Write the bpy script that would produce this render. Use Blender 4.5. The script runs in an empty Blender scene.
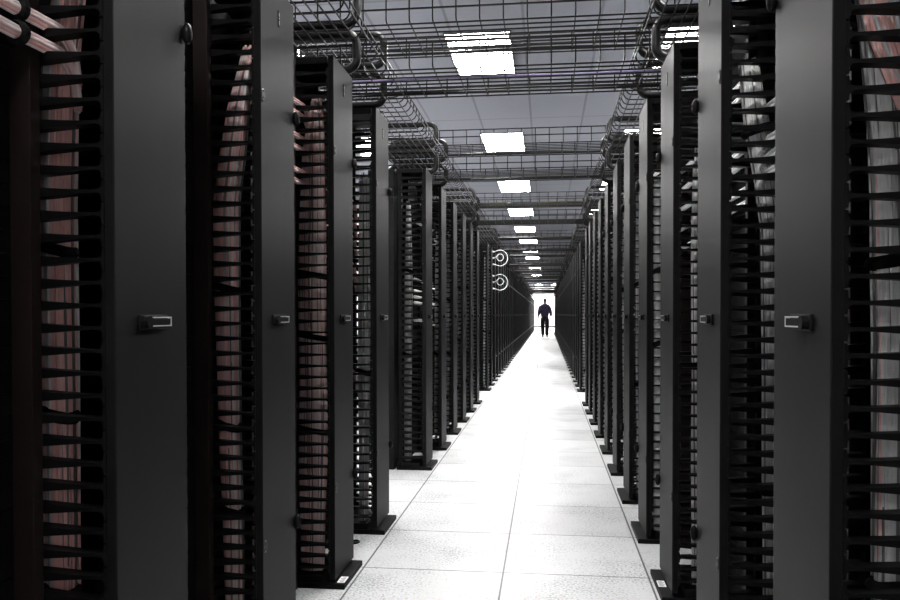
import bpy, bmesh, math, random
from mathutils import Vector, Matrix
random.seed(7)
S = bpy.context.scene
COL = S.collection
PI = math.pi

# ------------------------------------------------------------------ materials
def mat(name, col, rough=0.5, metal=0.0, spec=0.5, emit=None, strength=0.0):
    m = bpy.data.materials.new(name); m.use_nodes = True
    b = m.node_tree.nodes['Principled BSDF']
    b.inputs['Base Color'].default_value = (*col, 1)
    b.inputs['Roughness'].default_value = rough
    b.inputs['Metallic'].default_value = metal
    b.inputs['Specular IOR Level'].default_value = spec
    if emit:
        b.inputs['Emission Color'].default_value = (*emit, 1)
        b.inputs['Emission Strength'].default_value = strength
    return m

def noisy(name, c0, c1, scale=(8, 8, 8), rough=0.5, spec=0.5, detail=4, lo=0.35, hi=0.65, metal=0.0):
    m = mat(name, c0, rough, metal, spec)
    nt = m.node_tree; N = nt.nodes; L = nt.links
    tc = N.new('ShaderNodeTexCoord'); mp = N.new('ShaderNodeMapping'); mp.inputs['Scale'].default_value = scale
    nz = N.new('ShaderNodeTexNoise'); nz.inputs['Scale'].default_value = 1.0; nz.inputs['Detail'].default_value = detail
    cr = N.new('ShaderNodeValToRGB')
    cr.color_ramp.elements[0].position = lo; cr.color_ramp.elements[0].color = (*c0, 1)
    cr.color_ramp.elements[1].position = hi; cr.color_ramp.elements[1].color = (*c1, 1)
    L.new(tc.outputs['Object'], mp.inputs['Vector']); L.new(mp.outputs[0], nz.inputs['Vector'])
    L.new(nz.outputs['Fac'], cr.inputs['Fac']); L.new(cr.outputs[0], N['Principled BSDF'].inputs['Base Color'])
    return m

M = {}
M['door'] = noisy('painted_door_steel', (.0042, .0044, .0048), (.0060, .0062, .0067), (9, 9, 4), rough=.5, spec=.08, lo=.3, hi=.7)
M['black'] = noisy('black_powder_coat', (.0028, .0027, .0029), (.0045, .0043, .0045), (14, 14, 14), rough=.55, spec=.06)
M['plastic'] = noisy('black_plastic', (.0028, .0028, .003), (.0042, .0042, .0044), (30, 30, 30), rough=.4, spec=.07)
M['wire'] = noisy('dark_zinc_wire', (.004, .0038, .0035), (.007, .0065, .006), (12, 12, 12), rough=.45, spec=.1)
M['tube'] = noisy('black_rubber_tube', (.003, .003, .0033), (.005, .005, .0055), (10, 10, 10), rough=.36, spec=.2)
M['chrome'] = noisy('latch_chrome', (.62, .62, .63), (.74, .74, .75), (20, 20, 20), rough=.42, metal=.5)
M['satin'] = noisy('satin_steel', (.15, .15, .155), (.19, .19, .195), (20, 20, 20), rough=.4, spec=.4)
M['satindark'] = noisy('dark_steel', (.03, .03, .03), (.04, .04, .04), (20, 20, 20), rough=.4, spec=.4)
M['pink'] = noisy('pink_cable_jacket', (.84, .46, .44), (.90, .56, .53), (40, 40, 3), rough=.5, spec=.35)
M['dim'] = noisy('gap_shade_strand', (.16, .15, .15), (.24, .23, .23), (40, 40, 3), rough=.5, spec=.3)  # dark strands carry the shade of gaps between cables in their colour
M['rail'] = noisy('pink_reflection_rail', (.010, .0065, .006), (.014, .009, .0085), (14, 14, 14), rough=.5, spec=.1)  # brown tint puts pink reflected light into the rail colour
M['paleped'] = noisy('pale_pink_cable_jacket', (.84, .66, .65), (.92, .78, .77), (40, 40, 3), rough=.5, spec=.35)
M['grey'] = noisy('grey_cable_jacket', (.60, .60, .60), (.80, .80, .80), (40, 40, 3), rough=.5, spec=.35)
M['white'] = noisy('white_cable_jacket', (.86, .86, .86), (.93, .93, .93), (40, 40, 3), rough=.5, spec=.35)
M['purple'] = noisy('purple_cable_jacket', (.12, .10, .19), (.15, .13, .23), (20, 20, 20), rough=.5)
M['green'] = noisy('green_cable_jacket', (.10, .42, .08), (.16, .50, .12), (20, 20, 20), rough=.5)
M['yellow'] = noisy('yellow_cable_jacket', (.60, .48, .06), (.68, .55, .10), (20, 20, 20), rough=.5)
M['velcro'] = noisy('black_velcro', (.006, .006, .006), (.010, .010, .010), (90, 90, 90), rough=.9, spec=.1)
M['label'] = noisy('white_label', (.70, .70, .70), (.78, .78, .78), (20, 20, 20), rough=.6)
M['ink'] = noisy('label_ink', (.05, .05, .05), (.07, .07, .07), (20, 20, 20), rough=.7)
M['wallwhite'] = noisy('white_wall_paint', (.80, .80, .80), (.84, .84, .84), (2, 2, 2), rough=.7)
M['kick'] = noisy('black_baseboard', (.012, .012, .012), (.018, .018, .018), (4, 4, 4), rough=.6)
M['lightrim'] = noisy('troffer_rim', (.05, .05, .055), (.07, .07, .075), (8, 8, 8), rough=.5)
M['skin'] = noisy('skin', (.085, .050, .036), (.11, .065, .048), (20, 20, 20), rough=.55)
M['hair'] = noisy('dark_hair', (.010, .008, .007), (.018, .014, .012), (60, 60, 60), rough=.6)
M['shirt'] = noisy('navy_shirt_cloth', (.020, .016, .032), (.030, .022, .042), (25, 25, 25), rough=.85, spec=.15)
M['trouser'] = noisy('black_trouser_cloth', (.006, .006, .007), (.010, .010, .011), (25, 25, 25), rough=.9, spec=.1)
M['shoe'] = noisy('black_shoe_leather', (.007, .007, .007), (.012, .012, .012), (25, 25, 25), rough=.4)

def diffuser_mat():
    m = mat('light_diffuser', (.8, .8, .8), .5, emit=(1.0, .985, .97), strength=LIGHT)
    return m
LIGHT = 65.0
M['diffuser'] = diffuser_mat()

def floor_mat():
    m = mat('raised_floor_tile', (.6, .6, .6), .42, spec=.5)
    nt = m.node_tree; N = nt.nodes; L = nt.links; B = N['Principled BSDF']
    tc = N.new('ShaderNodeTexCoord'); sp = N.new('ShaderNodeSeparateXYZ'); L.new(tc.outputs['Object'], sp.inputs[0])
    def seam(out, off, size, half):
        a = N.new('ShaderNodeMath'); a.operation = 'ADD'; a.inputs[1].default_value = off; L.new(out, a.inputs[0])
        d = N.new('ShaderNodeMath'); d.operation = 'DIVIDE'; d.inputs[1].default_value = size; L.new(a.outputs[0], d.inputs[0])
        f = N.new('ShaderNodeMath'); f.operation = 'FRACT'; L.new(d.outputs[0], f.inputs[0])
        s = N.new('ShaderNodeMath'); s.operation = 'SUBTRACT'; s.inputs[1].default_value = .5; L.new(f.outputs[0], s.inputs[0])
        b = N.new('ShaderNodeMath'); b.operation = 'ABSOLUTE'; L.new(s.outputs[0], b.inputs[0])
        g = N.new('ShaderNodeMath'); g.operation = 'GREATER_THAN'; g.inputs[1].default_value = .5 - half / size; L.new(b.outputs[0], g.inputs[0])
        return g.outputs[0], d.outputs[0]
    gx, dx = seam(sp.outputs[0], 60.0, .6, .0040)
    gy, dy = seam(sp.outputs[1], 60.0 - 3.332, .6, .0036)
    mx = N.new('ShaderNodeMath'); mx.operation = 'MAXIMUM'; L.new(gx, mx.inputs[0]); L.new(gy, mx.inputs[1])
    # speckled laminate
    nz = N.new('ShaderNodeTexNoise'); nz.inputs['Scale'].default_value = 95; nz.inputs['Detail'].default_value = 3
    L.new(tc.outputs['Object'], nz.inputs['Vector'])
    n2 = N.new('ShaderNodeTexNoise'); n2.inputs['Scale'].default_value = 2.6; n2.inputs['Detail'].default_value = 2
    L.new(tc.outputs['Object'], n2.inputs['Vector'])
    ad = N.new('ShaderNodeMath'); ad.operation = 'MULTIPLY_ADD'; ad.inputs[1].default_value = .55; L.new(n2.outputs['Fac'], ad.inputs[0]); L.new(nz.outputs['Fac'], ad.inputs[2])
    cr = N.new('ShaderNodeValToRGB')
    cr.color_ramp.elements[0].position = .78; cr.color_ramp.elements[0].color = (.55, .555, .56, 1)
    cr.color_ramp.elements[1].position = .96; cr.color_ramp.elements[1].color = (.24, .255, .27, 1)
    L.new(ad.outputs[0], cr.inputs['Fac'])
    # tile to tile shade differences
    fl = []
    for d in (dx, dy):
        f = N.new('ShaderNodeMath'); f.operation = 'FLOOR'; L.new(d, f.inputs[0]); fl.append(f)
    cb = N.new('ShaderNodeCombineXYZ'); L.new(fl[0].outputs[0], cb.inputs[0]); L.new(fl[1].outputs[0], cb.inputs[1])
    wn = N.new('ShaderNodeTexWhiteNoise'); wn.noise_dimensions = '3D'; L.new(cb.outputs[0], wn.inputs['Vector'])
    mr = N.new('ShaderNodeMapRange'); mr.inputs['To Min'].default_value = .90; mr.inputs['To Max'].default_value = 1.05; L.new(wn.outputs['Value'], mr.inputs['Value'])
    mu = N.new('ShaderNodeVectorMath'); mu.operation = 'SCALE'; L.new(cr.outputs[0], mu.inputs[0]); L.new(mr.outputs[0], mu.inputs['Scale'])
    mix = N.new('ShaderNodeMix'); mix.data_type = 'RGBA'
    L.new(mx.outputs[0], mix.inputs['Factor']); L.new(mu.outputs[0], mix.inputs['A']); mix.inputs['B'].default_value = (.02, .02, .02, 1)
    L.new(mix.outputs['Result'], B.inputs['Base Color'])
    return m
M['floor'] = floor_mat()

def ceil_mat():
    m = mat('ceiling_tile', (.4, .4, .45), .8, spec=.2)
    nt = m.node_tree; N = nt.nodes; L = nt.links; B = N['Principled BSDF']
    tc = N.new('ShaderNodeTexCoord'); sp = N.new('ShaderNodeSeparateXYZ'); L.new(tc.outputs['Object'], sp.inputs[0])
    outs = []
    for i, (off, size) in enumerate(((60.67 - .07, .6), (60.0 - 6.5 + .0, 1.21))):
        a = N.new('ShaderNodeMath'); a.operation = 'ADD'; a.inputs[1].default_value = off; L.new(sp.outputs[i], a.inputs[0])
        d = N.new('ShaderNodeMath'); d.operation = 'DIVIDE'; d.inputs[1].default_value = size; L.new(a.outputs[0], d.inputs[0])
        f = N.new('ShaderNodeMath'); f.operation = 'FRACT'; L.new(d.outputs[0], f.inputs[0])
        s = N.new('ShaderNodeMath'); s.operation = 'SUBTRACT'; s.inputs[1].default_value = .5; L.new(f.outputs[0], s.inputs[0])
        b = N.new('ShaderNodeMath'); b.operation = 'ABSOLUTE'; L.new(s.outputs[0], b.inputs[0])
        g = N.new('ShaderNodeMath'); g.operation = 'GREATER_THAN'; g.inputs[1].default_value = .5 - .012 / size; L.new(b.outputs[0], g.inputs[0])
        outs.append(g.outputs[0])
    mx = N.new('ShaderNodeMath'); mx.operation = 'MAXIMUM'; L.new(outs[0], mx.inputs[0]); L.new(outs[1], mx.inputs[1])
    nz = N.new('ShaderNodeTexNoise'); nz.inputs['Scale'].default_value = 30; nz.inputs['Detail'].default_value = 4; L.new(tc.outputs['Object'], nz.inputs['Vector'])
    cr = N.new('ShaderNodeValToRGB'); cr.color_ramp.elements[0].color = (.27, .28, .32, 1); cr.color_ramp.elements[1].color = (.31, .32, .36, 1)
    L.new(nz.outputs['Fac'], cr.inputs['Fac'])
    mix = N.new('ShaderNodeMix'); mix.data_type = 'RGBA'; L.new(mx.outputs[0], mix.inputs['Factor']); L.new(cr.outputs[0], mix.inputs['A'])
    mix.inputs['B'].default_value = (.20, .205, .23, 1)
    L.new(mix.outputs['Result'], B.inputs['Base Color'])
    return m
M['ceil'] = ceil_mat()

# ------------------------------------------------------------------ mesh builder
class MB:
    def __init__(self): self.v = []; self.f = []; self.mi = []; self.m = 0; self.smooth = False; self.sm = []
    def add(self, vs, fs):
        b = len(self.v); self.v += [tuple(p) for p in vs]
        for f in fs: self.f.append(tuple(b + i for i in f)); self.mi.append(self.m); self.sm.append(self.smooth)
    def box(self, a, b, c=0.0):
        (x0, y0, z0), (x1, y1, z1) = a, b
        x0, x1 = sorted((x0, x1)); y0, y1 = sorted((y0, y1)); z0, z1 = sorted((z0, z1))
        if c <= 0:
            self.add([(x0,y0,z0),(x1,y0,z0),(x1,y1,z0),(x0,y1,z0),(x0,y0,z1),(x1,y0,z1),(x1,y1,z1),(x0,y1,z1)],
                     [(0,3,2,1),(4,5,6,7),(0,1,5,4),(1,2,6,5),(2,3,7,6),(3,0,4,7)])
            return
        bm = bmesh.new(); bmesh.ops.create_cube(bm, size=1)
        for v in bm.verts: v.co = Vector(((x0+x1)/2 + v.co.x*(x1-x0), (y0+y1)/2 + v.co.y*(y1-y0), (z0+z1)/2 + v.co.z*(z1-z0)))
        bmesh.ops.bevel(bm, geom=bm.edges[:], offset=c, segments=2, affect='EDGES', profile=.6)
        bm.verts.index_update()
        self.add([v.co[:] for v in bm.verts], [[v.index for v in f.verts] for f in bm.faces]); bm.free()
    def prism(self, poly, y0, y1):            # polygon in x-z, extruded along y
        n = len(poly)
        vs = [(p[0], y0, p[1]) for p in poly] + [(p[0], y1, p[1]) for p in poly]
        self.add(vs, [tuple(range(n)), tuple(range(2*n-1, n-1, -1))] + [(i, n+i, n+(i+1) % n, (i+1) % n) for i in range(n)])
    def tube(self, pts, r, sides=6, closed=False, flat=1.0):
        pts = [Vector(p) for p in pts]; n = len(pts)
        rs = r if isinstance(r, (list, tuple)) else [r]*n
        rings = []; prev = None
        for i, p in enumerate(pts):
            if closed: t = pts[(i+1) % n] - pts[i-1]
            else: t = pts[min(i+1, n-1)] - pts[max(i-1, 0)]
            t = t.normalized() if t.length > 1e-9 else Vector((0, 0, 1))
            if prev is None:
                up = Vector((0, 0, 1)) if abs(t.z) < .9 else Vector((0, 1, 0))
                a = t.cross(up).normalized()
            else:
                a = prev - t * prev.dot(t)
                a = a.normalized() if a.length > 1e-6 else t.orthogonal().normalized()
            prev = a; b = t.cross(a)
            rings.append([p + (a*math.cos(2*PI*k/sides + PI/sides) + b*math.sin(2*PI*k/sides + PI/sides)*flat)*rs[i] for k in range(sides)])
        vs = [q for rg in rings for q in rg]; fs = []
        m = n if closed else n-1
        for i in range(m):
            j = (i+1) % n
            for k in range(sides):
                l = (k+1) % sides
                fs.append((i*sides+k, i*sides+l, j*sides+l, j*sides+k))
        if not closed: fs += [tuple(range(sides-1, -1, -1)), tuple((n-1)*sides+k for k in range(sides))]
        self.add(vs, fs)
    def disc(self, c, axis, r, h, sides=16, r2=None):
        c = Vector(c); ax = Vector(axis).normalized()
        self.tube([c, c + ax*h], [r, r if r2 is None else r2], sides)
    def ball(self, c, rad, seg=12, rings=8):
        vs = [(c[0], c[1], c[2]-rad[2])]; fs = []
        for i in range(1, rings):
            t = -PI/2 + PI*i/rings
            for k in range(seg):
                a = 2*PI*k/seg
                vs.append((c[0]+rad[0]*math.cos(t)*math.cos(a), c[1]+rad[1]*math.cos(t)*math.sin(a), c[2]+rad[2]*math.sin(t)))
        vs.append((c[0], c[1], c[2]+rad[2])); T = len(vs)-1
        for k in range(seg):
            l = (k+1) % seg
            fs.append((0, 1+l, 1+k)); fs.append((T, T-seg+k, T-seg+l))
            for i in range(rings-2):
                fs.append((1+i*seg+k, 1+i*seg+l, 1+(i+1)*seg+l, 1+(i+1)*seg+k))
        self.add(vs, fs)
    def mesh(self, name, mats):
        me = bpy.data.meshes.new(name); me.from_pydata(self.v, [], self.f)
        for m in (mats if isinstance(mats, (list, tuple)) else [mats]): me.materials.append(m)
        me.polygons.foreach_set('material_index', self.mi); me.polygons.foreach_set('use_smooth', self.sm)
        bm = bmesh.new(); bm.from_mesh(me); bmesh.ops.recalc_face_normals(bm, faces=bm.faces[:]); bm.to_mesh(me); bm.free()
        me.update(); return me
    def build(self, name, mats, parent=None, loc=(0, 0, 0)):
        return link(name, self.mesh(name, mats), parent, loc)

def link(name, me, parent=None, loc=(0, 0, 0)):
    o = bpy.data.objects.new(name, me); COL.objects.link(o); o.location = loc
    if parent is not None: o.parent = parent
    return o
def tag(o, label, cat, group=None, kind=None):
    o['label'] = label; o['category'] = cat
    if group: o['group'] = group
    if kind: o['kind'] = kind
    return o
def thing(name, label, cat, loc=(0, 0, 0), group=None):
    o = bpy.data.objects.new(name, None); COL.objects.link(o); o.location = loc
    o.empty_display_size = .1
    return tag(o, label, cat, group)
def struct(o): o['kind'] = 'structure'; return o
ORD = ['first','second','third','fourth','fifth','sixth','seventh','eighth','ninth','tenth','eleventh','twelfth','thirteenth','fourteenth']

# ------------------------------------------------------------------ layout
H_RACK = 2.105; U = .04445; WID = {-1: .305, 1: .33}
LEFT = {0:1.45, 1:2.25, 2:3.05, 3:3.835, 5:5.46, 6:6.28, 7:7.10, 8:7.92, 9:8.74, 10:9.56}
RIGHT = {0:1.39, 1:2.235, 2:3.05, 3:3.83, 4:4.62, 5:5.42, 6:6.24, 7:7.06, 8:7.88, 9:8.70, 10:9.50}
y = 11.25; k = 12
while y < 57.0:
    LEFT[k] = y
    if y < 46: RIGHT[k] = y - .05
    y += .82; k += 1
KMAX = k - 1
LEFT[-1] = .65; RIGHT[-1] = .58
FULL = 14                                           # managers from here on are only a few pixels wide

# ------------------------------------------------------------------ room
Y0, Y1, XW, ZC = -4.0, 66.0, 3.6, 3.4
b = MB(); b.box((-XW, Y0, -.08), (XW, Y1, 0)); struct(b.build('floor', M['floor']))
b = MB(); b.box((-XW, Y0, ZC), (XW, Y1, ZC+.08)); struct(b.build('ceiling', M['ceil']))
b = MB(); b.box((-XW, Y1, 0), (XW, Y1+.1, ZC)); struct(b.build('wall_far', M['wallwhite']))
b = MB(); b.box((-XW, Y0-.1, 0), (XW, Y0, ZC)); struct(b.build('wall_near', M['wallwhite']))
b = MB(); b.box((-XW-.1, Y0, 0), (-XW, Y1, ZC)); struct(b.build('wall_left', M['wallwhite']))
b = MB(); b.box((XW, Y0, 0), (XW+.1, Y1, ZC)); struct(b.build('wall_right', M['wallwhite']))
b = MB(); b.box((-XW, Y1-.02, 0), (XW, Y1, .14)); struct(b.build('baseboard_far', M['kick']))

# ------------------------------------------------------------------ ceiling lights
def light_meshes():
    W, Lh = .56, 1.2
    r = MB()
    for sx in (-1, 1): r.box((sx*W/2, -Lh/2, -.035), (sx*(W/2-.016), Lh/2, 0))
    for sy in (-1, 1): r.box((-W/2, sy*Lh/2, -.012), (W/2, sy*(Lh/2-.012), 0))
    d = MB(); d.box((-W/2+.017, -Lh/2+.013, -.012), (W/2-.017, Lh/2-.013, -.002))
    return r.mesh('rim', M['lightrim']), d.mesh('diffuser', M['diffuser'])
rim_me, dif_me = light_meshes()
def ceiling_light(x, y, label, group):
    t = thing('ceiling_light', label, 'ceiling light', (x, y, ZC), group)
    link('rim', rim_me, t); link('diffuser', dif_me, t)
LY = 7.1; LP = 3.63
n_ahead = 0
for k in range(-3, 14):
    yy = LY + LP*k
    if k >= 0 and k < 6: lab, g = f'{ORD[k]} bright rectangular ceiling light above the aisle, counted from the camera', 'lights above the aisle'
    elif k < 0: lab, g = f'rectangular ceiling light above the aisle, {["just ahead of","right over","behind"][-k-1]} the camera and out of view', 'lights above the aisle'
    else: lab, g = 'far bright ceiling light above the aisle, mostly hidden behind the wire trays', 'far lights above the aisle'
    ceiling_light(-.385, yy, lab, g)
for k in range(-1, 4):
    ceiling_light(1.415, LY+LP*k, 'ceiling light of the neighbouring aisle, glimpsed over the right rack row' if k == 0 else 'ceiling light beyond the right rack row, hidden from view', 'lights beyond the right row')
for k in range(-1, 4):
    ceiling_light(-2.185, LY+LP*k, 'ceiling light beyond the left rack row, hidden from view', 'lights beyond the left row')
for x in (-.385-1.2, -.385+1.2, -.385):  # extra unseen lights added to brighten the end wall
    for yy in (59.5, 61.5, 63.5, 65.2):
        ceiling_light(x, yy, 'added unseen ceiling light brightening the end wall past the row ends', 'added lights past the row ends')

# ------------------------------------------------------------------ cable managers
def finger(b, s, z, y0, y1, lod=0):
    # root at u=.822 (thick), thin neck, flared T tip at u=.672
    if lod:
        b.prism([(s*.825, z-.010), (s*.70, z-.0045), (s*.672, z-.011), (s*.672, z+.011), (s*.70, z+.0035), (s*.825, z+.007)], y0, y1); return
    up = [(.826,.0090),(.80,.0078),(.76,.0050),(.72,.0030),(.690,.0026),(.683,.0038),(.679,.0075),(.6775,.0200),(.672,.0205)]
    lo = [(.672,-.0205),(.6775,-.0200),(.679,-.0085),(.683,-.0048),(.690,-.0036),(.72,-.0046),(.76,-.0076),(.80,-.0108),(.826,-.012)]
    b.prism([(s*u, z+d) for u, d in up+lo], y0, y1)
NF = 45
def fz(i): return .085 + U*i
def comb_strip(b, s, y0, y1):
    b.box((s*.822, y0, .03), (s*.846, y1, H_RACK-.02))

def manager_meshes(s):
    d = {}; WD = WID[s]
    b = MB(); b.box((s*.612, -.004, 0), (s*.86, WD+.004, .022), .003)
    b.box((s*.70, .01, .022), (s*.86, WD-.01, .05)); d['base_plate'] = b.mesh('base_plate', M['black'])
    b = MB(); b.box((s*.675, 0, H_RACK-.03), (s*.86, WD, H_RACK-.002), .003); d['top_cap'] = b.mesh('top_cap', M['black'])
    b = MB(); b.box((s*.88, 0, .0), (s*1.06, WD, H_RACK-.004), .003)
    for z in (.30, 1.42, 1.45, 1.9):
        b.disc((s*.90, 0, z), (0, -1, 0), .006, .002, 8); b.disc((s*.925, 0, z), (0, -1, 0), .006, .002, 8)
    d['spine'] = b.mesh('spine', M['door'])
    # door: a folded steel pan with rounded edges
    b = MB(); b.box((s*.65, 0, .034), (s*.6545, WD, H_RACK), .0018); b.m = 1
    b.box((s*.6545, .002, .036), (s*.672, .014, H_RACK-.002)); b.box((s*.6545, WD-.014, .036), (s*.672, WD-.002, H_RACK-.002))  # returns coloured black for the shade on their less lit sides
    b.box((s*.656, .014, .036), (s*.672, WD-.014, .05)); b.box((s*.656, .014, H_RACK-.016), (s*.672, WD-.014, H_RACK-.002))
    d['door'] = b.mesh('door', [M['door'], M['black']])
    # latch: dark pivot boss with a chrome-edged lever
    b = MB(); b.box((s*.6495, .085, 1.058), (s*.644, .205, 1.088), .002)
    b.disc((s*.645, .105, 1.073), (-s, 0, 0), .013, .012, 14); b.box((s*.640, .108, 1.066), (s*.634, .196, 1.080), .002)
    d['latch'] = b.mesh('latch', M['plastic'])
    b = MB()
    for z in (1.0635, 1.0815): b.box((s*.6425, .118, z), (s*.634, .200, z+.0022))
    b.box((s*.6425, .198, 1.0635), (s*.634, .2005, 1.0837)); d['lever_edge'] = b.mesh('lever_edge', M['chrome'])
    # quarter-turn knobs and hinge rings
    b = MB(); b.smooth = True
    b.ball((s*.641, WD-.006, 0), (.012, .012, .024), 12, 8); b.box((s*.652, WD-.014, -.011), (s*.644, WD+.002, .011), .002)
    d['knob'] = b.mesh('knob', M['plastic'])
    b = MB(); b.tube([(s*.648, .012 + .010*math.cos(a), .017*math.sin(a)) for a in [2*PI*i/14 for i in range(14)]], .0022, 6, True)
    b.m = 1; b.disc((s*.650, .012, 0), (-s, 0, 0), .009, .004, 10); d['hinge_ring'] = b.mesh('hinge_ring', [M['satindark'], M['plastic']])
    b = MB(); b.box((s*.6502, .15, 1.985), (s*.648, .164, 2.035), .0008)
    b.m = 1; b.box((s*.6481, .1535, 1.992), (s*.6476, .1605, 2.004)); b.box((s*.6481, .1535, 2.010), (s*.6476, .1605, 2.014)); b.box((s*.6481, .1535, 2.018), (s*.6476, .1605, 2.028))
    d['emblem'] = b.mesh('emblem', [M['plastic'], M['satin']])
    b = MB(); comb_strip(b, s, .0, .02); d['strip'] = b.mesh('finger_comb', M['plastic'])
    b = MB(); finger(b, s, 0, .0, .03); d['finger'] = b.mesh('finger', M['plastic'])
    for nm, y0, y1, lod in (('near', 0, .03, 0), ('far', WD-.03, WD, 0), ('nearlod', 0, .03, 1), ('farlod', WD-.03, WD, 1)):
        b = MB(); comb_strip(b, s, y0, y1)
        for i in range(NF): finger(b, s, fz(i), y0, y1, lod)
        d[nm] = b.mesh('finger_comb', M['plastic'])
    # whole body for the far ones
    b = MB(); b.box((s*.612, -.004, 0), (s*.86, WD+.004, .022)); b.box((s*.675, 0, H_RACK-.03), (s*.86, WD, H_RACK-.002)); b.box((s*.848, 0, 0), (s*1.06, WD, H_RACK-.004))
    for y0, y1 in ((0, .03), (WD-.03, WD)):
        comb_strip(b, s, y0, y1)
        for i in range(NF): finger(b, s, fz(i), y0, y1, 1)
    d['body'] = b.mesh('body', M['plastic'])
    b = MB(); b.box((s*.65, 0, .034), (s*.672, WD, H_RACK), .003); d['doorlod'] = b.mesh('door', M['door'])
    b = MB(); b.box((s*.65, .10, 1.062), (s*.634, .2, 1.084), .002); d['latchlod'] = b.mesh('latch', M['satindark'])
    b = MB()
    for z in (.40, 1.735): b.ball((s*.642, WD-.03, z), (.010, .014, .018), 8, 6)
    d['hingelod'] = b.mesh('hinge_pair', M['satin' if s < 0 else 'satindark'])
    # label sticker on the base
    b = MB(); o_ = .0 if s < 0 else .10; b.box((s*.617, .015+o_, .022), (s*.647, .085+o_, .0228))
    b.m = 1
    for j in range(5): b.box((s*.621, o_+.022+.012*j, .0228), (s*(.643 if j % 2 else .637), o_+.027+.012*j, .0231))
    d['label_sticker'] = b.mesh('label_sticker', [M['label'], M['ink']])
    return d
MM = {-1: manager_meshes(-1), 1: manager_meshes(1)}

def mlabel(s, k):
    side = 'left' if s < 0 else 'right'
    if k < 0: return f'tall black cable manager beside the camera in the {side} rack row, out of view', None
    if s < 0:
        if k <= 3: return f'{ORD[k]} grey-doored cable manager from the camera in the left rack row', None
        if k <= 10: return f'{ORD[k-5]} grey-doored cable manager past the nearer floor gap in the left row', None
        if k <= 17: return f'{ORD[k-12]} narrow cable manager past the farther floor gap in the left row', None
    else:
        if k <= 10: return f'{ORD[k]} grey-doored cable manager from the camera in the right rack row', None
        if k <= 17: return f'{ORD[k-12]} narrow cable manager past the floor gap in the right row', None
    return f'very distant narrow cable manager toward the bright end of the {side} row', f'distant cable managers of the {side} row'

for s, ROW in ((-1, LEFT), (1, RIGHT)):
    D = MM[s]
    for k in sorted(ROW):
        lab, g = mlabel(s, k)
        t = thing('cable_manager', lab, 'cable manager', (0, ROW[k], 0), g or f'cable managers of the {"left" if s < 0 else "right"} row')
        if k >= FULL:
            link('body', D['body'], t); link('door', D['doorlod'], t); link('latch', D['latchlod'], t); link('hinge_pair', D['hingelod'], t)
            continue
        link('base_plate', D['base_plate'], t); link('top_cap', D['top_cap'], t); link('spine', D['spine'], t)
        dr = link('door', D['door'], t)
        la = link('latch', D['latch'], dr); la2 = link('lever_edge', D['lever_edge'], dr); la2['label'] = 'chrome lever edge'
        for z in (.40, 1.735):
            link('knob', D['knob'], dr, (0, 0, z)); link('hinge_ring', D['hinge_ring'], dr, (0, 0, z))
        link('emblem', D['emblem'], dr)
        if 0 <= k <= 2:
            cs = link('finger_comb', D['strip'], t)
            for i in range(NF): link('finger', D['finger'], cs, (0, 0, fz(i)))
            link('finger_comb', D['far'], t)
        else:
            lod = 'lod' if k > 5 else ''
            link('finger_comb', D['near'+lod], t); link('finger_comb', D['far'+lod], t)
        if k in (2,): st = link('label_sticker', D['label_sticker'], t); st['label'] = 'small white label sticker'

# ------------------------------------------------------------------ equipment racks between the managers
def rack_parts(s, y0, y1, t, simple):
    w = y1 - y0
    if simple:
        b = MB(); b.box((s*.85, .004, 0), (s*1.06, w-.004, H_RACK-.006)); b.build('rack_body', M['black'], t); return
    for a in (.004, w-.034):
        b = MB(); b.box((s*.801, a, .0), (s*.86, a+.03, H_RACK-.006), .002)
        for i in range(47): b.box((s*.8005, a+.011, .05+U*i), (s*.8015, a+.019, .058+U*i))
        b.build('mounting_rail', M['rail'], t)
    b = MB(); b.box((s*.862, .004, 0), (s*1.06, w-.004, .09), .003); b.build('base_channel', M['black'], t)
    b = MB(); b.box((s*.862, .004, H_RACK-.06), (s*1.06, w-.004, H_RACK-.006), .003); b.build('top_channel', M['black'], t)
    b = MB()
    for i in range(44): b.box((s*.842, .036, .095+U*i), (s*.90, w-.036, .095+U*i+.042), .001)
    b.box((s*.90, .02, .09), (s*1.055, w-.02, H_RACK-.06))
    b.build('blank_panels', M['black'], t)
RACKS = []
for s, ROW in ((-1, LEFT), (1, RIGHT)):
    side = 'left' if s < 0 else 'right'
    for k in sorted(ROW):
        if k+1 not in ROW: continue
        y0, y1 = ROW[k]+WID[s], ROW[k+1]
        if y1 - y0 < .2: continue
        if k < 0: lab, g = f'open black equipment rack beside the camera, before the first {side} cable manager', None
        elif k <= 10 and (s > 0 or k <= 3): lab, g = f'black equipment rack between the {ORD[k]} and {ORD[k+1]} cable managers of the {side} row', None
        elif s < 0 and k <= 10: lab, g = f'black equipment rack between {ORD[k-5]} and {ORD[k-4]} cable managers past the nearer left floor gap', None
        elif k <= 16: lab, g = f'black equipment rack between {ORD[k-12]} and {ORD[k-11]} cable managers past the farther {side} floor gap', None
        else: lab, g = f'distant black equipment rack toward the bright end of the {side} row', f'distant racks of the {side} row'
        t = thing('equipment_rack', lab, 'rack', (0, y0, 0), g or f'equipment racks of the {side} row')
        rack_parts(s, y0, y1, t, k >= 5)
        RACKS.append((s, k, y0, y1))

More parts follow.
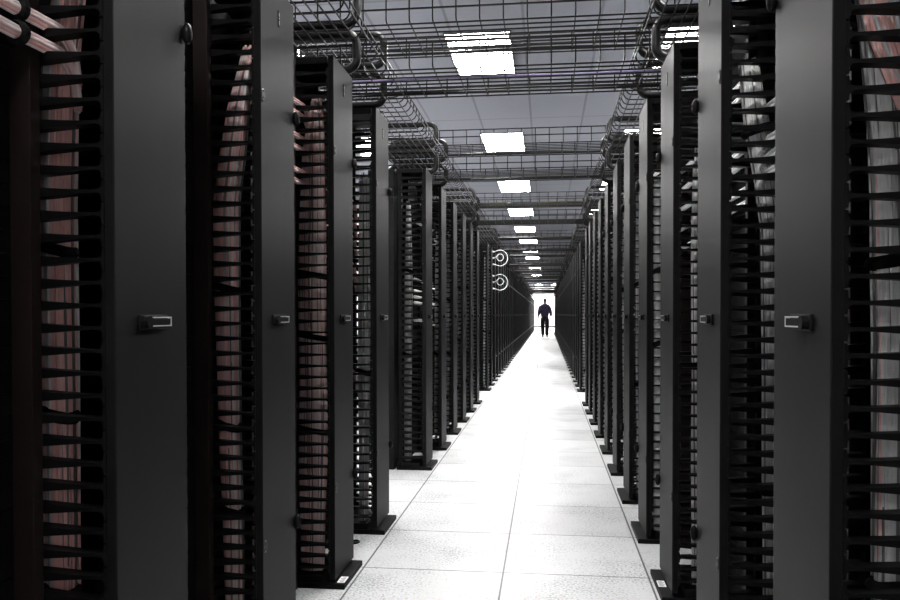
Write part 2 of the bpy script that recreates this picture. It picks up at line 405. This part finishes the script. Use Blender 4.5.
# ------------------------------------------------------------------ patch panels in the near racks
def panel_me(s, w):
    b = MB(); b.box((s*.832, .036, 0), (s*.8415, w-.036, .042), .001)
    b.m = 1
    n = 12
    for i in range(n):
        yy = .05 + (w-.1)*(i+.5)/n
        b.box((s*.8318, yy-.008, .012), (s*.830, yy+.008, .028))
    return b.mesh('patch_bay', [M['black'], M['plastic']])
ZCORD = {(-1,-1):(1.662, 1.617), (-1,1):(1.93,1.885,1.795,1.75,1.66,1.615), (-1,2):(1.66,1.57,1.48,1.35,1.30,.80),
         (1,-1):(1.71,1.665,1.53), (1,0):(1.665,1.575,1.53,1.485), (1,1):(1.84,1.80,1.62,1.575,1.485,1.44), (1,2):(1.75,1.66,1.57,1.48,1.39)}
for s, k, y0, y1 in RACKS:
    if (s, k) in ZCORD:
        me = panel_me(s, y1-y0)
        for j, z in enumerate(ZCORD[(s, k)]):
            side = 'left' if s < 0 else 'right'
            where = f'{ORD[j]} black patch bay from the top in the {side} rack'
            where += ' beside the camera' if k < 0 else f' past its {ORD[k]} manager'
            o = link('patch_bay', me, None, (0, y0, z-.021)); tag(o, where, 'patch bay', 'black patch bays in the near racks')

# ------------------------------------------------------------------ vertical cable bundles inside the managers
def interp(tab, z):
    if z <= tab[0][0]: return tab[0][1]
    for (a, p), (c, q) in zip(tab, tab[1:]):
        if z <= c:
            t = (z-a)/(c-a); t = t*t*(3-2*t); return p+(q-p)*t
    return tab[-1][1]
def bundle(s, k, Y, ztop, ctab, wtab, n, rule, names, seed, label, yc=.074, hy=.022, straps=(), sides=5):
    """strands that rise from the base to ztop; rule(fraction across) -> colour slot"""
    rnd = random.Random(seed)
    t = thing('cable_bundle', label, 'cable bundle', (0, Y, 0), 'cable bundles standing in the managers')
    mbs = [MB() for _ in names]
    for m in mbs: m.smooth = True
    for i in range(n):
        a, c = rnd.uniform(-1, 1), rnd.uniform(-1, 1)
        front = i < n*.6
        if front: c = -1 + rnd.uniform(0, .25)
        ph, am = rnd.uniform(0, 6), rnd.uniform(.0, .10)
        zt = ztop - rnd.uniform(0, .10)
        nz = max(6, int(zt/.14)); pts = []
        for j in range(nz+1):
            z = .052 + (zt-.052)*j/nz
            u = interp(ctab, z) + interp(wtab, z)*(a + am*math.sin(z*5+ph))
            pts.append((s*min(u, .868), yc + hy*(c + am*.8*math.sin(z*4.3+ph*2)) + .012*abs(a), z))
        mbs[2 if rnd.random() < .14 else rule(a, rnd)].tube(pts, rnd.uniform(.0028, .0036), sides)
    for nm, mb in zip(names, mbs):
        if mb.v: mb.build(nm[0], M[nm[1]], t)
    for z in straps:
        b = MB(); u, w = interp(ctab, z), interp(wtab, z)+.006
        ring = [(s*(u+w*math.cos(q)), yc+.004+(hy+.008)*math.sin(q), z + .01*math.cos(q)) for q in [2*PI*i/20 for i in range(20)]]
        b.tube(ring, .013, 6, True); b.build('strap', M['velcro'], t)
    return t
pg = [('pink_strands', 'pink'), ('grey_strands', 'grey'), ('dark_strands', 'dim')]
pk = [('pink_strands', 'pink'), ('pale_strands', 'paleped'), ('dark_strands', 'dim')]
gw = [('grey_strands', 'grey'), ('white_strands', 'white'), ('dark_strands', 'dim')]
bundle(-1, 0, LEFT[0], 1.78, [(0,.815),(.5,.82),(1.3,.823),(1.6,.815),(1.78,.79)], [(0,.024),(1.0,.027),(1.6,.028),(1.78,.02)], 170,
       lambda a, r: 0 if (a < .0 and r.random() < .85) or r.random() < .3 else 1, pg, 1, 'pink and grey cable bundle inside the first cable manager of the left row', straps=(.52, .885, 1.225))
bundle(-1, 1, LEFT[1], 1.90, [(0,.768),(.3,.773),(.8,.785),(1.2,.79),(1.45,.79),(1.67,.757),(1.9,.715)], [(0,.018),(.5,.024),(1.4,.034),(1.6,.032),(1.9,.012)], 160,
       lambda a, r: 0 if r.random() < .82 else 1, pg, 2, 'pink cable bundle narrowing at the top inside the second left cable manager', straps=(.49, .75, 1.17))
bundle(-1, 2, LEFT[2], 1.97, [(0,.765),(.7,.757),(1.3,.762),(1.7,.755),(1.97,.742)], [(0,.042),(.6,.052),(1.4,.052),(1.75,.038),(1.97,.016)], 210,
       lambda a, r: 0 if r.random() < .5 else 1, pk, 3, 'wide pale pink cable bundle inside the third cable manager of the left row', straps=(.62, 1.0, 1.25))
bundle(-1, 3, LEFT[3], 1.80, [(0,.735),(2,.728)], [(0,.018),(1,.026),(1.8,.02)], 70,
       lambda a, r: 1 if r.random() < .8 else 0, gw, 4, 'thin white cable bundle inside the fourth cable manager of the left row', straps=(.8,))
bundle(1, 0, RIGHT[0], 1.78, [(0,.808),(1.0,.805),(1.35,.798),(1.55,.778),(1.78,.755)], [(0,.05),(1.3,.05),(1.78,.045)], 240,
       lambda a, r: 0 if r.random() < .06 else 1, pg, 5, 'grey cable bundle inside the first right cable manager', straps=(.62, 1.185))
bundle(1, 0, RIGHT[0], 1.76, [(0,.85),(1.3,.85),(1.45,.79),(1.6,.738),(1.76,.708)], [(0,.010),(1.35,.012),(1.6,.022),(1.76,.024)], 60,
       lambda a, r: 0 if r.random() < .6 else 1, pg, 15, 'slim pink tinged cable bundle before the grey one in the first right cable manager', yc=.050, hy=.012)
bundle(1, 1, RIGHT[1], 1.80, [(0,.83),(.8,.826),(1.35,.815),(1.5,.79),(1.62,.762),(1.8,.742)], [(0,.036),(1.3,.034),(1.8,.022)], 150,
       lambda a, r: 1 if r.random() < .15 else 0, gw, 6, 'grey cable bundle bent at the top inside the second right cable manager', straps=(.6, 1.6))
bundle(1, 2, RIGHT[2], 1.72, [(0,.775),(2,.77)], [(0,.035),(1.3,.038),(1.72,.028)], 130,
       lambda a, r: 1 if r.random() < .4 else 0, gw, 7, 'grey and white cable bundle inside the third right cable manager', straps=(.9,))
bundle(1, 3, RIGHT[3], 1.75, [(0,.715),(2,.708)], [(0,.018),(1.75,.018)], 80,
       lambda a, r: 1 if r.random() < .95 else 0, gw, 8, 'white cable bundle inside the fourth right cable manager', straps=(.95, 1.3), yc=.07, hy=.025)
for s, ROW in ((-1, LEFT), (1, RIGHT)):
    for k in range(4, FULL):
        if k not in ROW: continue
        r = random.Random(100*s+k)
        side = 'left' if s < 0 else 'right'
        if s < 0: where = f'{ORD[k-5]} left cable manager past the nearer floor gap' if k <= 10 else f'{ORD[k-12]} left cable manager past the farther floor gap'
        else: where = f'{ORD[k]} right cable manager' if k <= 10 else f'{ORD[k-12]} right cable manager past the floor gap'
        c = .795 if (s < 0 and k == 5) else r.uniform(.693, .715)
        w = .026 if (s < 0 and k == 5) else r.uniform(.013, .018)
        bundle(s, k, ROW[k], r.uniform(1.7, 1.95), [(0, c), (2, c-.01)], [(0, w*.8), (1.2, w), (1.9, w*.5)], 44,
               lambda a, q: 1 if q.random() < .95 else 0, gw, 50+k+7*s, f'white cable bundle inside the {where}', yc=.064, hy=.015, straps=(r.uniform(.6, 1.0), r.uniform(1.2, 1.4)), sides=4)

# ------------------------------------------------------------------ patch cord bunches crossing from rack to manager
def cord_bunch(s, Y, z, m, label, n=7, rad=.012, L=.42, drop=.10, strap=True, uend=.765):
    t = thing('patch_cord_bunch', label, 'cables', (0, Y, z), 'patch cord bunches feeding the managers')
    b = MB(); b.smooth = True
    rnd = random.Random(int(z*1000)+int(Y*10)*7+s)
    path = [(.822, -L, .006), (.815, -L*.6, .004), (.812, -.14, .003), (.806, -.06, .0), (.795, .0, -.004), (.782, .04, -.014), (uend+.006, .062, -drop*.5), (uend, .066, -drop)]
    P = []
    for i in range(len(path)-1):
        for q in range(4):
            tt = q/4; p0, p1, p2, p3 = (Vector(path[max(0, min(len(path)-1, i+d))]) for d in (-1, 0, 1, 2))
            P.append(.5*((2*p1)+(p2-p0)*tt+(2*p0-5*p1+4*p2-p3)*tt*tt+(3*p1-p0-3*p2+p3)*tt**3))
    P.append(Vector(path[-1]))
    for i in range(n):
        a = 2*PI*i/max(1, n-1) if i else 0; rr = rad*.68 if i else 0
        o = (rr*math.cos(a), rr*math.sin(a)); b.m = 1 if i % 3 == 2 else 0  # every third strand is darker, painting in the shaded gaps
        b.tube([(s*(p.x+o[0]*.7), p.y+o[0]*.3, p.z+o[1]) for p in P], rad*.31, 6)
    b.build('strands', [M[m], M['pink' if m == 'paleped' else 'grey']], t)
    if strap:
        b = MB(); c = P[12]
        b.tube([(s*(c.x+(rad*1.1)*math.cos(q)), c.y, c.z+(rad*1.15)*math.sin(q)) for q in [2*PI*i/14 for i in range(14)]], .006, 6, True, flat=2.2)
        b.build('strap', M['velcro'], t)
for (s, k), zs in ZCORD.items():
    ROW = LEFT if s < 0 else RIGHT
    Y = ROW[k+1]
    for j, z in enumerate(zs):
        m = 'paleped' if s < 0 else 'white'
        side = 'left' if s < 0 else 'right'
        colour = 'pale pink' if s < 0 else 'white'
        # sit half way between two fingers
        i = round((z-.085)/U-.5); zz = .085+U*(i+.5)
        cord_bunch(s, Y, zz, m, f'{ORD[j]} {colour} patch cord bunch from the top entering the {ORD[k+1]} {side} cable manager',
                   n=9 if k < 0 else 6, rad=.0155 if k < 1 else .0125, strap=(k < 0 and s < 0), drop=.11 if s < 0 else .06)

for s, ROW in ((-1, LEFT), (1, RIGHT)):
    for k in list(range(4, 11)):
        if k not in ROW or (s < 0 and k == 5): continue
        rnd = random.Random(k*13+s); zz = sorted(rnd.sample(range(18, 41), 6), reverse=True)
        where = f'at the {ORD[k-5]} manager past the nearer left floor gap' if s < 0 else f'at the {ORD[k]} right cable manager'
        for j, i in enumerate(zz):
            cord_bunch(s, ROW[k], .085+U*(i+.5), 'white', f'{ORD[j]} highest white cord bunch {where}', n=5, rad=.0125, strap=False, drop=.03, uend=.73, L=.3)

# ------------------------------------------------------------------ overhead wire basket trays
PAIRS = [3.35, 5.80, 8.85, 12.9, 16.9] + [16.9+2.64*i for i in range(1, 12)]
def u_profile(w, h, r=.03, n=4):
    p = [(-w/2, h)]
    for i in range(n+1):
        a = PI + (PI/2)*i/n; p.append((-w/2+r+r*math.cos(a), r+r*math.sin(a)))
    for i in range(n+1):
        a = 1.5*PI + (PI/2)*i/n; p.append((w/2-r+r*math.cos(a), r+r*math.sin(a)))
    p.append((w/2, h)); return p
def cross_tray_me(L, sides=4):
    b = MB(); w, h, r = .5, .10, .0040
    n = int(L/.1)
    for i in range(n+1):
        x = -L/2+.1*i
        b.tube([(x, q[0], q[1]) for q in u_profile(w, h, .014)], r, sides)
    for yy in [-.22+.055*i for i in range(9)]: b.tube([(-L/2, yy, -.003), (L/2, yy, -.003)], r, sides)
    for sg in (-1, 1):
        for z in (.05, .10): b.tube([(-L/2, sg*(w/2+.003), z), (L/2, sg*(w/2+.003), z)], r*1.15, sides)
    return b.mesh('wire_basket_tray', M['wire'])
ct_me = cross_tray_me(2.2)
b = MB(); b.box((-.006, -.006, H_RACK-2.338-.001), (.006, .006, .11)); post_me = b.mesh('support_post', M['wire'])
PN = ['nearest', 'second', 'third', 'fourth', 'fifth', 'sixth']
for i, Yp in enumerate(PAIRS):
    for lev, z in (('lower', 2.142), ('upper', 2.338)):
        o = link('wire_basket_tray', ct_me, None, (0, Yp+.25, z))
        if lev == 'upper':
            for sx in (-1, 1):
                for sy in (-1, 1): link('support_post', post_me, o, (sx*1.04, sy*.269, 0))
        if i < 6: tag(o, f'{lev} wire basket tray of the {PN[i]} pair crossing over the aisle', 'wire tray', 'wire trays crossing the aisle')
        else: tag(o, 'distant wire basket tray crossing the aisle beyond the sixth pair', 'wire tray', 'distant wire trays crossing the aisle')
# lengthways trays above each row
def long_tray_me(L, sides=4):
    b = MB(); w, h, r = .42, .07, .0036
    n = int(round(L/.1)); st = L/n
    for i in range(n+1):
        b.tube([(q[0], st*i, q[1]) for q in u_profile(w, h, .04)], r, sides)
    for xx in [-.18+.045*i for i in range(9)]: b.tube([(xx, 0, -.003), (xx, L, -.003)], r, sides)
    for sg in (-1, 1):
        for z in (.035, .07): b.tube([(sg*(w/2+.003), 0, z), (sg*(w/2+.003), L, z)], r*1.15, sides)
    return b
segs = []; a = .3
for Yp in PAIRS:
    segs.append((a, Yp+.245)); a = Yp+.255
for s in (-1, 1):
    side = 'left' if s < 0 else 'right'
    for i, (a, c) in enumerate(segs):
        L = c-a; zt = 2.2545
        if i < 6: lab, g = f'{ORD[i]} lengthways wire basket tray along the top of the {side} rack row', f'lengthways trays of the {side} row'
        else: lab, g = f'distant lengthways wire basket tray far along the {side} row', f'distant lengthways trays of the {side} row'
        t = thing('wire_basket_tray', lab, 'wire tray', (s*.805, a, zt), g)
        long_tray_me(L).build('basket', M['wire'], t)
        for yy in [L*.36, L*.64]:
            # feet stand on whatever manager or rack top lies under them
            b = MB(); b.box((-.06, yy-.012, -.012), (.24, yy+.012, -.004))
            b.box((.10, yy-.012, H_RACK-zt-.002), (.104, yy+.012, -.004)); b.box((.07, yy-.02, H_RACK-zt-.004), (.14, yy+.02, H_RACK-zt))
            if s < 0:
                b.v = [(-x, y_, z_) for x, y_, z_ in b.v]
            b.build('support_bracket', M['wire'], t)
# black tube hoops at the row edge, round the tray ends
def hoop(w=.46, h=.155, r=.05, sides=8, rt=.019):
    pts = []
    for cx, cz, a0 in ((w/2-r, h/2-r, 0), (-w/2+r, h/2-r, PI/2), (-w/2+r, -h/2+r, PI), (w/2-r, -h/2+r, 1.5*PI)):
        for i in range(6):
            q = a0+PI/2*i/5; pts.append((cx+r*math.cos(q), 0, cz+r*math.sin(q)))
    b = MB(); b.smooth = True; b.tube(pts, rt, sides, True); return b.mesh('tube_hoop', M['tube'])
hoop_me = hoop()
for i, Yp in enumerate(PAIRS):
    for s in (-1, 1):
        side = 'left' if s < 0 else 'right'
        for fn, yy in (('near', Yp-.035), ('far', Yp+.535)):
            for lev, z in (('lower', 2.205), ('upper', 2.40)):
                o = link('tube_hoop', hoop_me, None, (s*.85, yy, z))
                if i < 5: tag(o, f'{lev} black tube hoop on {side} at the {fn} edge of the {PN[i]} crossing tray pair', 'tube hoop', 'black tube hoops at the tray ends')
                else: tag(o, f'distant black tube hoop on the {side} row past the fifth tray pair', 'tube hoop', f'distant tube hoops of the {side} row')
# cables lying in the trays
def tray_cable(x0, x1, y, z, r, m, label, seed, group='black cables lying in the crossing trays'):
    rnd = random.Random(seed); b = MB(); b.smooth = True
    ph = rnd.uniform(0, 6)
    b.tube([(x0+(x1-x0)*i/16, y+.012*math.sin(i*.7+ph), z) for i in range(17)], r, 6)
    tag(b.build('tray_cable', M[m]), label, 'cable', group)
for i, Yp in enumerate(PAIRS[:5]):
    for lev, z in (('lower', 2.142), ('upper', 2.338)):
        for j, (dy, r) in enumerate(((.40, .0045), (.44, .005))) if i < 3 else enumerate(((.20, .010), (.36, .011), (.43, .011))):  # fourth and fifth pairs get thicker cables to darken the trays
            tray_cable(-1.05, 1.05, Yp+dy, z+.003+r, r, 'tube', f'{(["nearer","farther"] if i < 3 else ["nearest","middle","farthest"])[j]} black cable lying in the {lev} tray of the {PN[i]} crossing pair', i*10+j+(5 if lev == 'upper' else 0))
for i, Yp in enumerate(PAIRS[5:]):  # extra dark cables added to hide the far ceiling lights
    for z in (2.142, 2.338):
        for dy in (.12, .25, .37): tray_cable(-1.05, 1.05, Yp+dy, z+.015, .012, 'tube', 'black cable added to hide far lights, in trays beyond the fifth pair', i+int(dy*100), 'black cables added to hide the far lights')
tray_cable(-1.0, 1.0, 3.35+.22, 2.149+.006, .006, 'purple', 'thin purple cable lying in the lower tray of the nearest crossing pair', 91, 'coloured cables in the crossing trays')
tray_cable(-1.0, 1.0, 8.85+.2, 2.345+.007, .004, 'yellow', 'thin yellow cable lying in the upper tray of the third crossing pair', 92, 'coloured cables in the crossing trays')
tray_cable(-1.0, .1, 8.85+.2, 2.149+.008, .005, 'green', 'short green cable lying in the lower tray of the third crossing pair', 93, 'coloured cables in the crossing trays')

# ------------------------------------------------------------------ loose white cable loops far along the left row
def loops(Y, z, label, seed):
    rnd = random.Random(seed)
    t = thing('cable_loop', label, 'cable', (-.62, Y, z), 'loose white cable loops on the left row')
    for j in range(3):
        zz = .10-.10*j; b = MB(); b.smooth = True
        b.tube([(-.20, .0, zz), (-.08, .0, zz+.005), (-.02, 0, zz)], [.010, .016, .012], 8); b.build('cord_end', M['white'], t)
        b = MB(); b.smooth = True
        pts = [(-.02, 0, zz)]
        for i in range(17):
            a = PI*.55-(PI*1.1)*i/16 if j != 1 else PI*.6+2*PI*i/16
            R_ = .125 if j != 1 else .055
            pts.append((.07+R_*.95*math.cos(a) , .02*j+.01*math.sin(3*a), (0 if j != 1 else .01)+R_*math.sin(a)))
        if j == 2: pts = pts[:1]+pts[:0:-1]
        b.tube(pts, .0055, 6); b.build('cord', M['white'], t)
loops(12.62, 1.985, 'upper cluster of loose white cable loops sticking out of the left row', 3)
loops(12.62, 1.60, 'lower cluster of loose white cable loops sticking out of the left row', 4)

# ------------------------------------------------------------------ small round cut-out in the floor tile by the left row
b = MB(); b.tube([(.020*math.cos(q), .028*math.sin(q), .003) for q in [2*PI*i/18 for i in range(18)]], .004, 6, True)
b.disc((0, 0, .0), (0, 0, 1), .020, .002, 18)
tag(b.build('floor_grommet', M['plastic'], None, (-.727, 3.69, 0)), 'small black round grommet in the white floor tile before the fourth left cable manager', 'grommet')

# ------------------------------------------------------------------ person walking away down the aisle
def skinned(name, joints, edges, m, parent, sub=2):
    me = bpy.data.meshes.new(name); me.from_pydata([j[0] for j in joints], edges, [])
    o = bpy.data.objects.new(name, me); COL.objects.link(o)
    md = o.modifiers.new('skin', 'SKIN'); md.use_smooth_shade = True
    sv = me.skin_vertices[0].data if me.skin_vertices else None
    if sv is None:
        bpy.context.view_layer.objects.active = o
        sv = me.skin_vertices[0].data
    for i, j in enumerate(joints):
        r = j[1] if isinstance(j[1], tuple) else (j[1], j[1]); sv[i].radius = r
    sv[0].use_root = True
    sb = o.modifiers.new('sub', 'SUBSURF'); sb.levels = sub; sb.render_levels = sub
    dg = bpy.context.evaluated_depsgraph_get(); ev = o.evaluated_get(dg)
    nm = bpy.data.meshes.new_from_object(ev); nm.materials.clear(); nm.materials.append(m)
    o.modifiers.clear(); o.data = nm; bpy.data.meshes.remove(me)
    for p in nm.polygons: p.use_smooth = True
    o.parent = parent; return o
def person(x, y):
    t = thing('person', 'person in a dark navy shirt and black trousers walking away down the aisle', 'person', (x, y, 0)); t.scale = (1.04, 1.04, 1.04)
    # facing +Y (away); x right
    hip = (0, 0, .98)
    J = []; E = []
    def add(p, r, par=None):
        J.append((p, r));
        if par is not None: E.append((par, len(J)-1))
        return len(J)-1
    pel = add((0, 0, 1.0), (.15, .11)); wa = add((0, -.005, 1.14), (.155, .11), pel); ch = add((0, -.005, 1.32), (.175, .12), wa); sh = add((0, 0, 1.46), (.12, .085), ch)
    nk = add((0, .01, 1.545), .055, sh)
    hd0 = add((0, .02, 1.62), (.07, .085), nk); hd1 = add((0, .02, 1.72), (.075, .095), hd0); add((0, .01, 1.79), (.05, .06), hd1)
    add((0, .115, 1.66), .012, hd0)                                   # nose, on the far side
    for sg in (-1, 1):
        add((sg*.082, .015, 1.675), (.010, .020), hd0)                # ear
        s1 = add((sg*.19, -.005, 1.435), .070, sh); e = add((sg*.265, -.03*sg, 1.17), .050, s1); w = add((sg*.285, .05*sg+.02, .94), .034, e)
        pm = add((sg*.287, .06*sg+.025, .865), (.022, .040), w)
        for f, (dy, ln) in enumerate(((.030, .075), (.011, .085), (-.009, .080), (-.028, .062))):
            a = add((sg*.288, .06*sg+.027+dy, .825), .0105, pm); c = add((sg*.282, .06*sg+.030+dy, .825-ln*.55), .010, a); add((sg*.272, .06*sg+.034+dy, .825-ln), .0085, c)
        th = add((sg*.278, .06*sg+.066, .875), .012, pm); add((sg*.268, .06*sg+.080, .835), .010, th)
    for sg, st in ((-1, .10), (1, -.07)):
        h = add((sg*.095, 0, .91), .095, pel); kn = add((sg*.10, st*.9, .51), .066, h); an = add((sg*.095, st*1.4-.02, .10), .045, kn)
        ft = add((sg*.10, st*1.4+.05, .05), (.042, .04), an); add((sg*.105, st*1.4+.15, .04), (.04, .03), ft)
    skinned('body', J, E, M['skin'], t)
    def shell(name, m, pts):
        JJ = []; EE = []
        for p, r, par in pts:
            JJ.append((p, r));
            if par is not None: EE.append((par, len(JJ)-1))
        return skinned(name, JJ, EE, m, t)
    P = [((0, 0, .90), (.185, .150), None), ((0, 0, 1.02), (.205, .155), 0), ((0, -.005, 1.17), (.225, .160), 1), ((0, -.005, 1.34), (.235, .155), 2), ((0, 0, 1.46), (.150, .110), 3), ((0, .008, 1.55), .075, 4)]
    for sg in (-1, 1):
        n = len(P); P += [((sg*.172, -.005, 1.385), .112, 4), ((sg*.262, -.03*sg, 1.17), .085, n), ((sg*.283, .05*sg+.015, .965), .056, n+1)]
    shell('shirt', M['shirt'], P)
    P = [((0, 0, 1.02), (.175, .135), None), ((0, 0, .94), (.185, .140), 0)]
    for sg, st in ((-1, .10), (1, -.07)):
        n = len(P); P += [((sg*.10, 0, .84), .128, 1), ((sg*.10, st*.9, .51), .100, n), ((sg*.092, st*1.4-.015, .07), .082, n+1)]
    shell('trousers', M['trouser'], P)
    for sg, st in ((-1, .10), (1, -.07)):
        shell('shoe', M['shoe'], [((sg*.097, st*1.4-.06, .045), (.045, .040), None), ((sg*.10, st*1.4+.05, .045), (.052, .042), 0), ((sg*.106, st*1.4+.17, .037), (.046, .034), 1)])
    shell('hair', M['hair'], [((0, -.030, 1.635), (.078, .066), None), ((0, -.012, 1.715), (.092, .100), 0), ((0, .0, 1.79), (.070, .085), 1)])
person(.11, 38.2)

# ------------------------------------------------------------------ world, camera, view
w = bpy.data.worlds.new('world'); S.world = w; w.use_nodes = True
w.node_tree.nodes['Background'].inputs[0].default_value = (.02, .02, .022, 1); w.node_tree.nodes['Background'].inputs[1].default_value = .3
cd = bpy.data.cameras.new('camera'); cam = bpy.data.objects.new('camera', cd); COL.objects.link(cam); S.camera = cam
f, yaw, pitch, roll, sh = 793.43, .12077, -.014856, -.001276, 26.31
cd.sensor_fit = 'HORIZONTAL'; cd.sensor_width = 36; cd.lens = f/900*36; cd.shift_y = sh/900
cd.clip_start = .02; cd.clip_end = 200
fw = Vector((-math.sin(yaw)*math.cos(pitch), math.cos(yaw)*math.cos(pitch), math.sin(pitch))); rt = Vector((math.cos(yaw), math.sin(yaw), 0)); up = rt.cross(fw)
r2 = rt*math.cos(roll)+up*math.sin(roll); u2 = -rt*math.sin(roll)+up*math.cos(roll)
mw = Matrix((r2, u2, -fw)).transposed().to_4x4(); mw.translation = Vector((.1795, 0, 1.0879)); cam.matrix_world = mw
S.view_settings.view_transform = 'Standard'; S.view_settings.look = 'None'; S.view_settings.gamma = 1; S.view_settings.exposure = 0.0
S.view_settings.use_curve_mapping = False
S.cycles.max_bounces = 8; S.cycles.diffuse_bounces = 5; S.cycles.glossy_bounces = 4
S.cycles.use_denoising = True; S.cycles.sample_clamp_indirect = 8
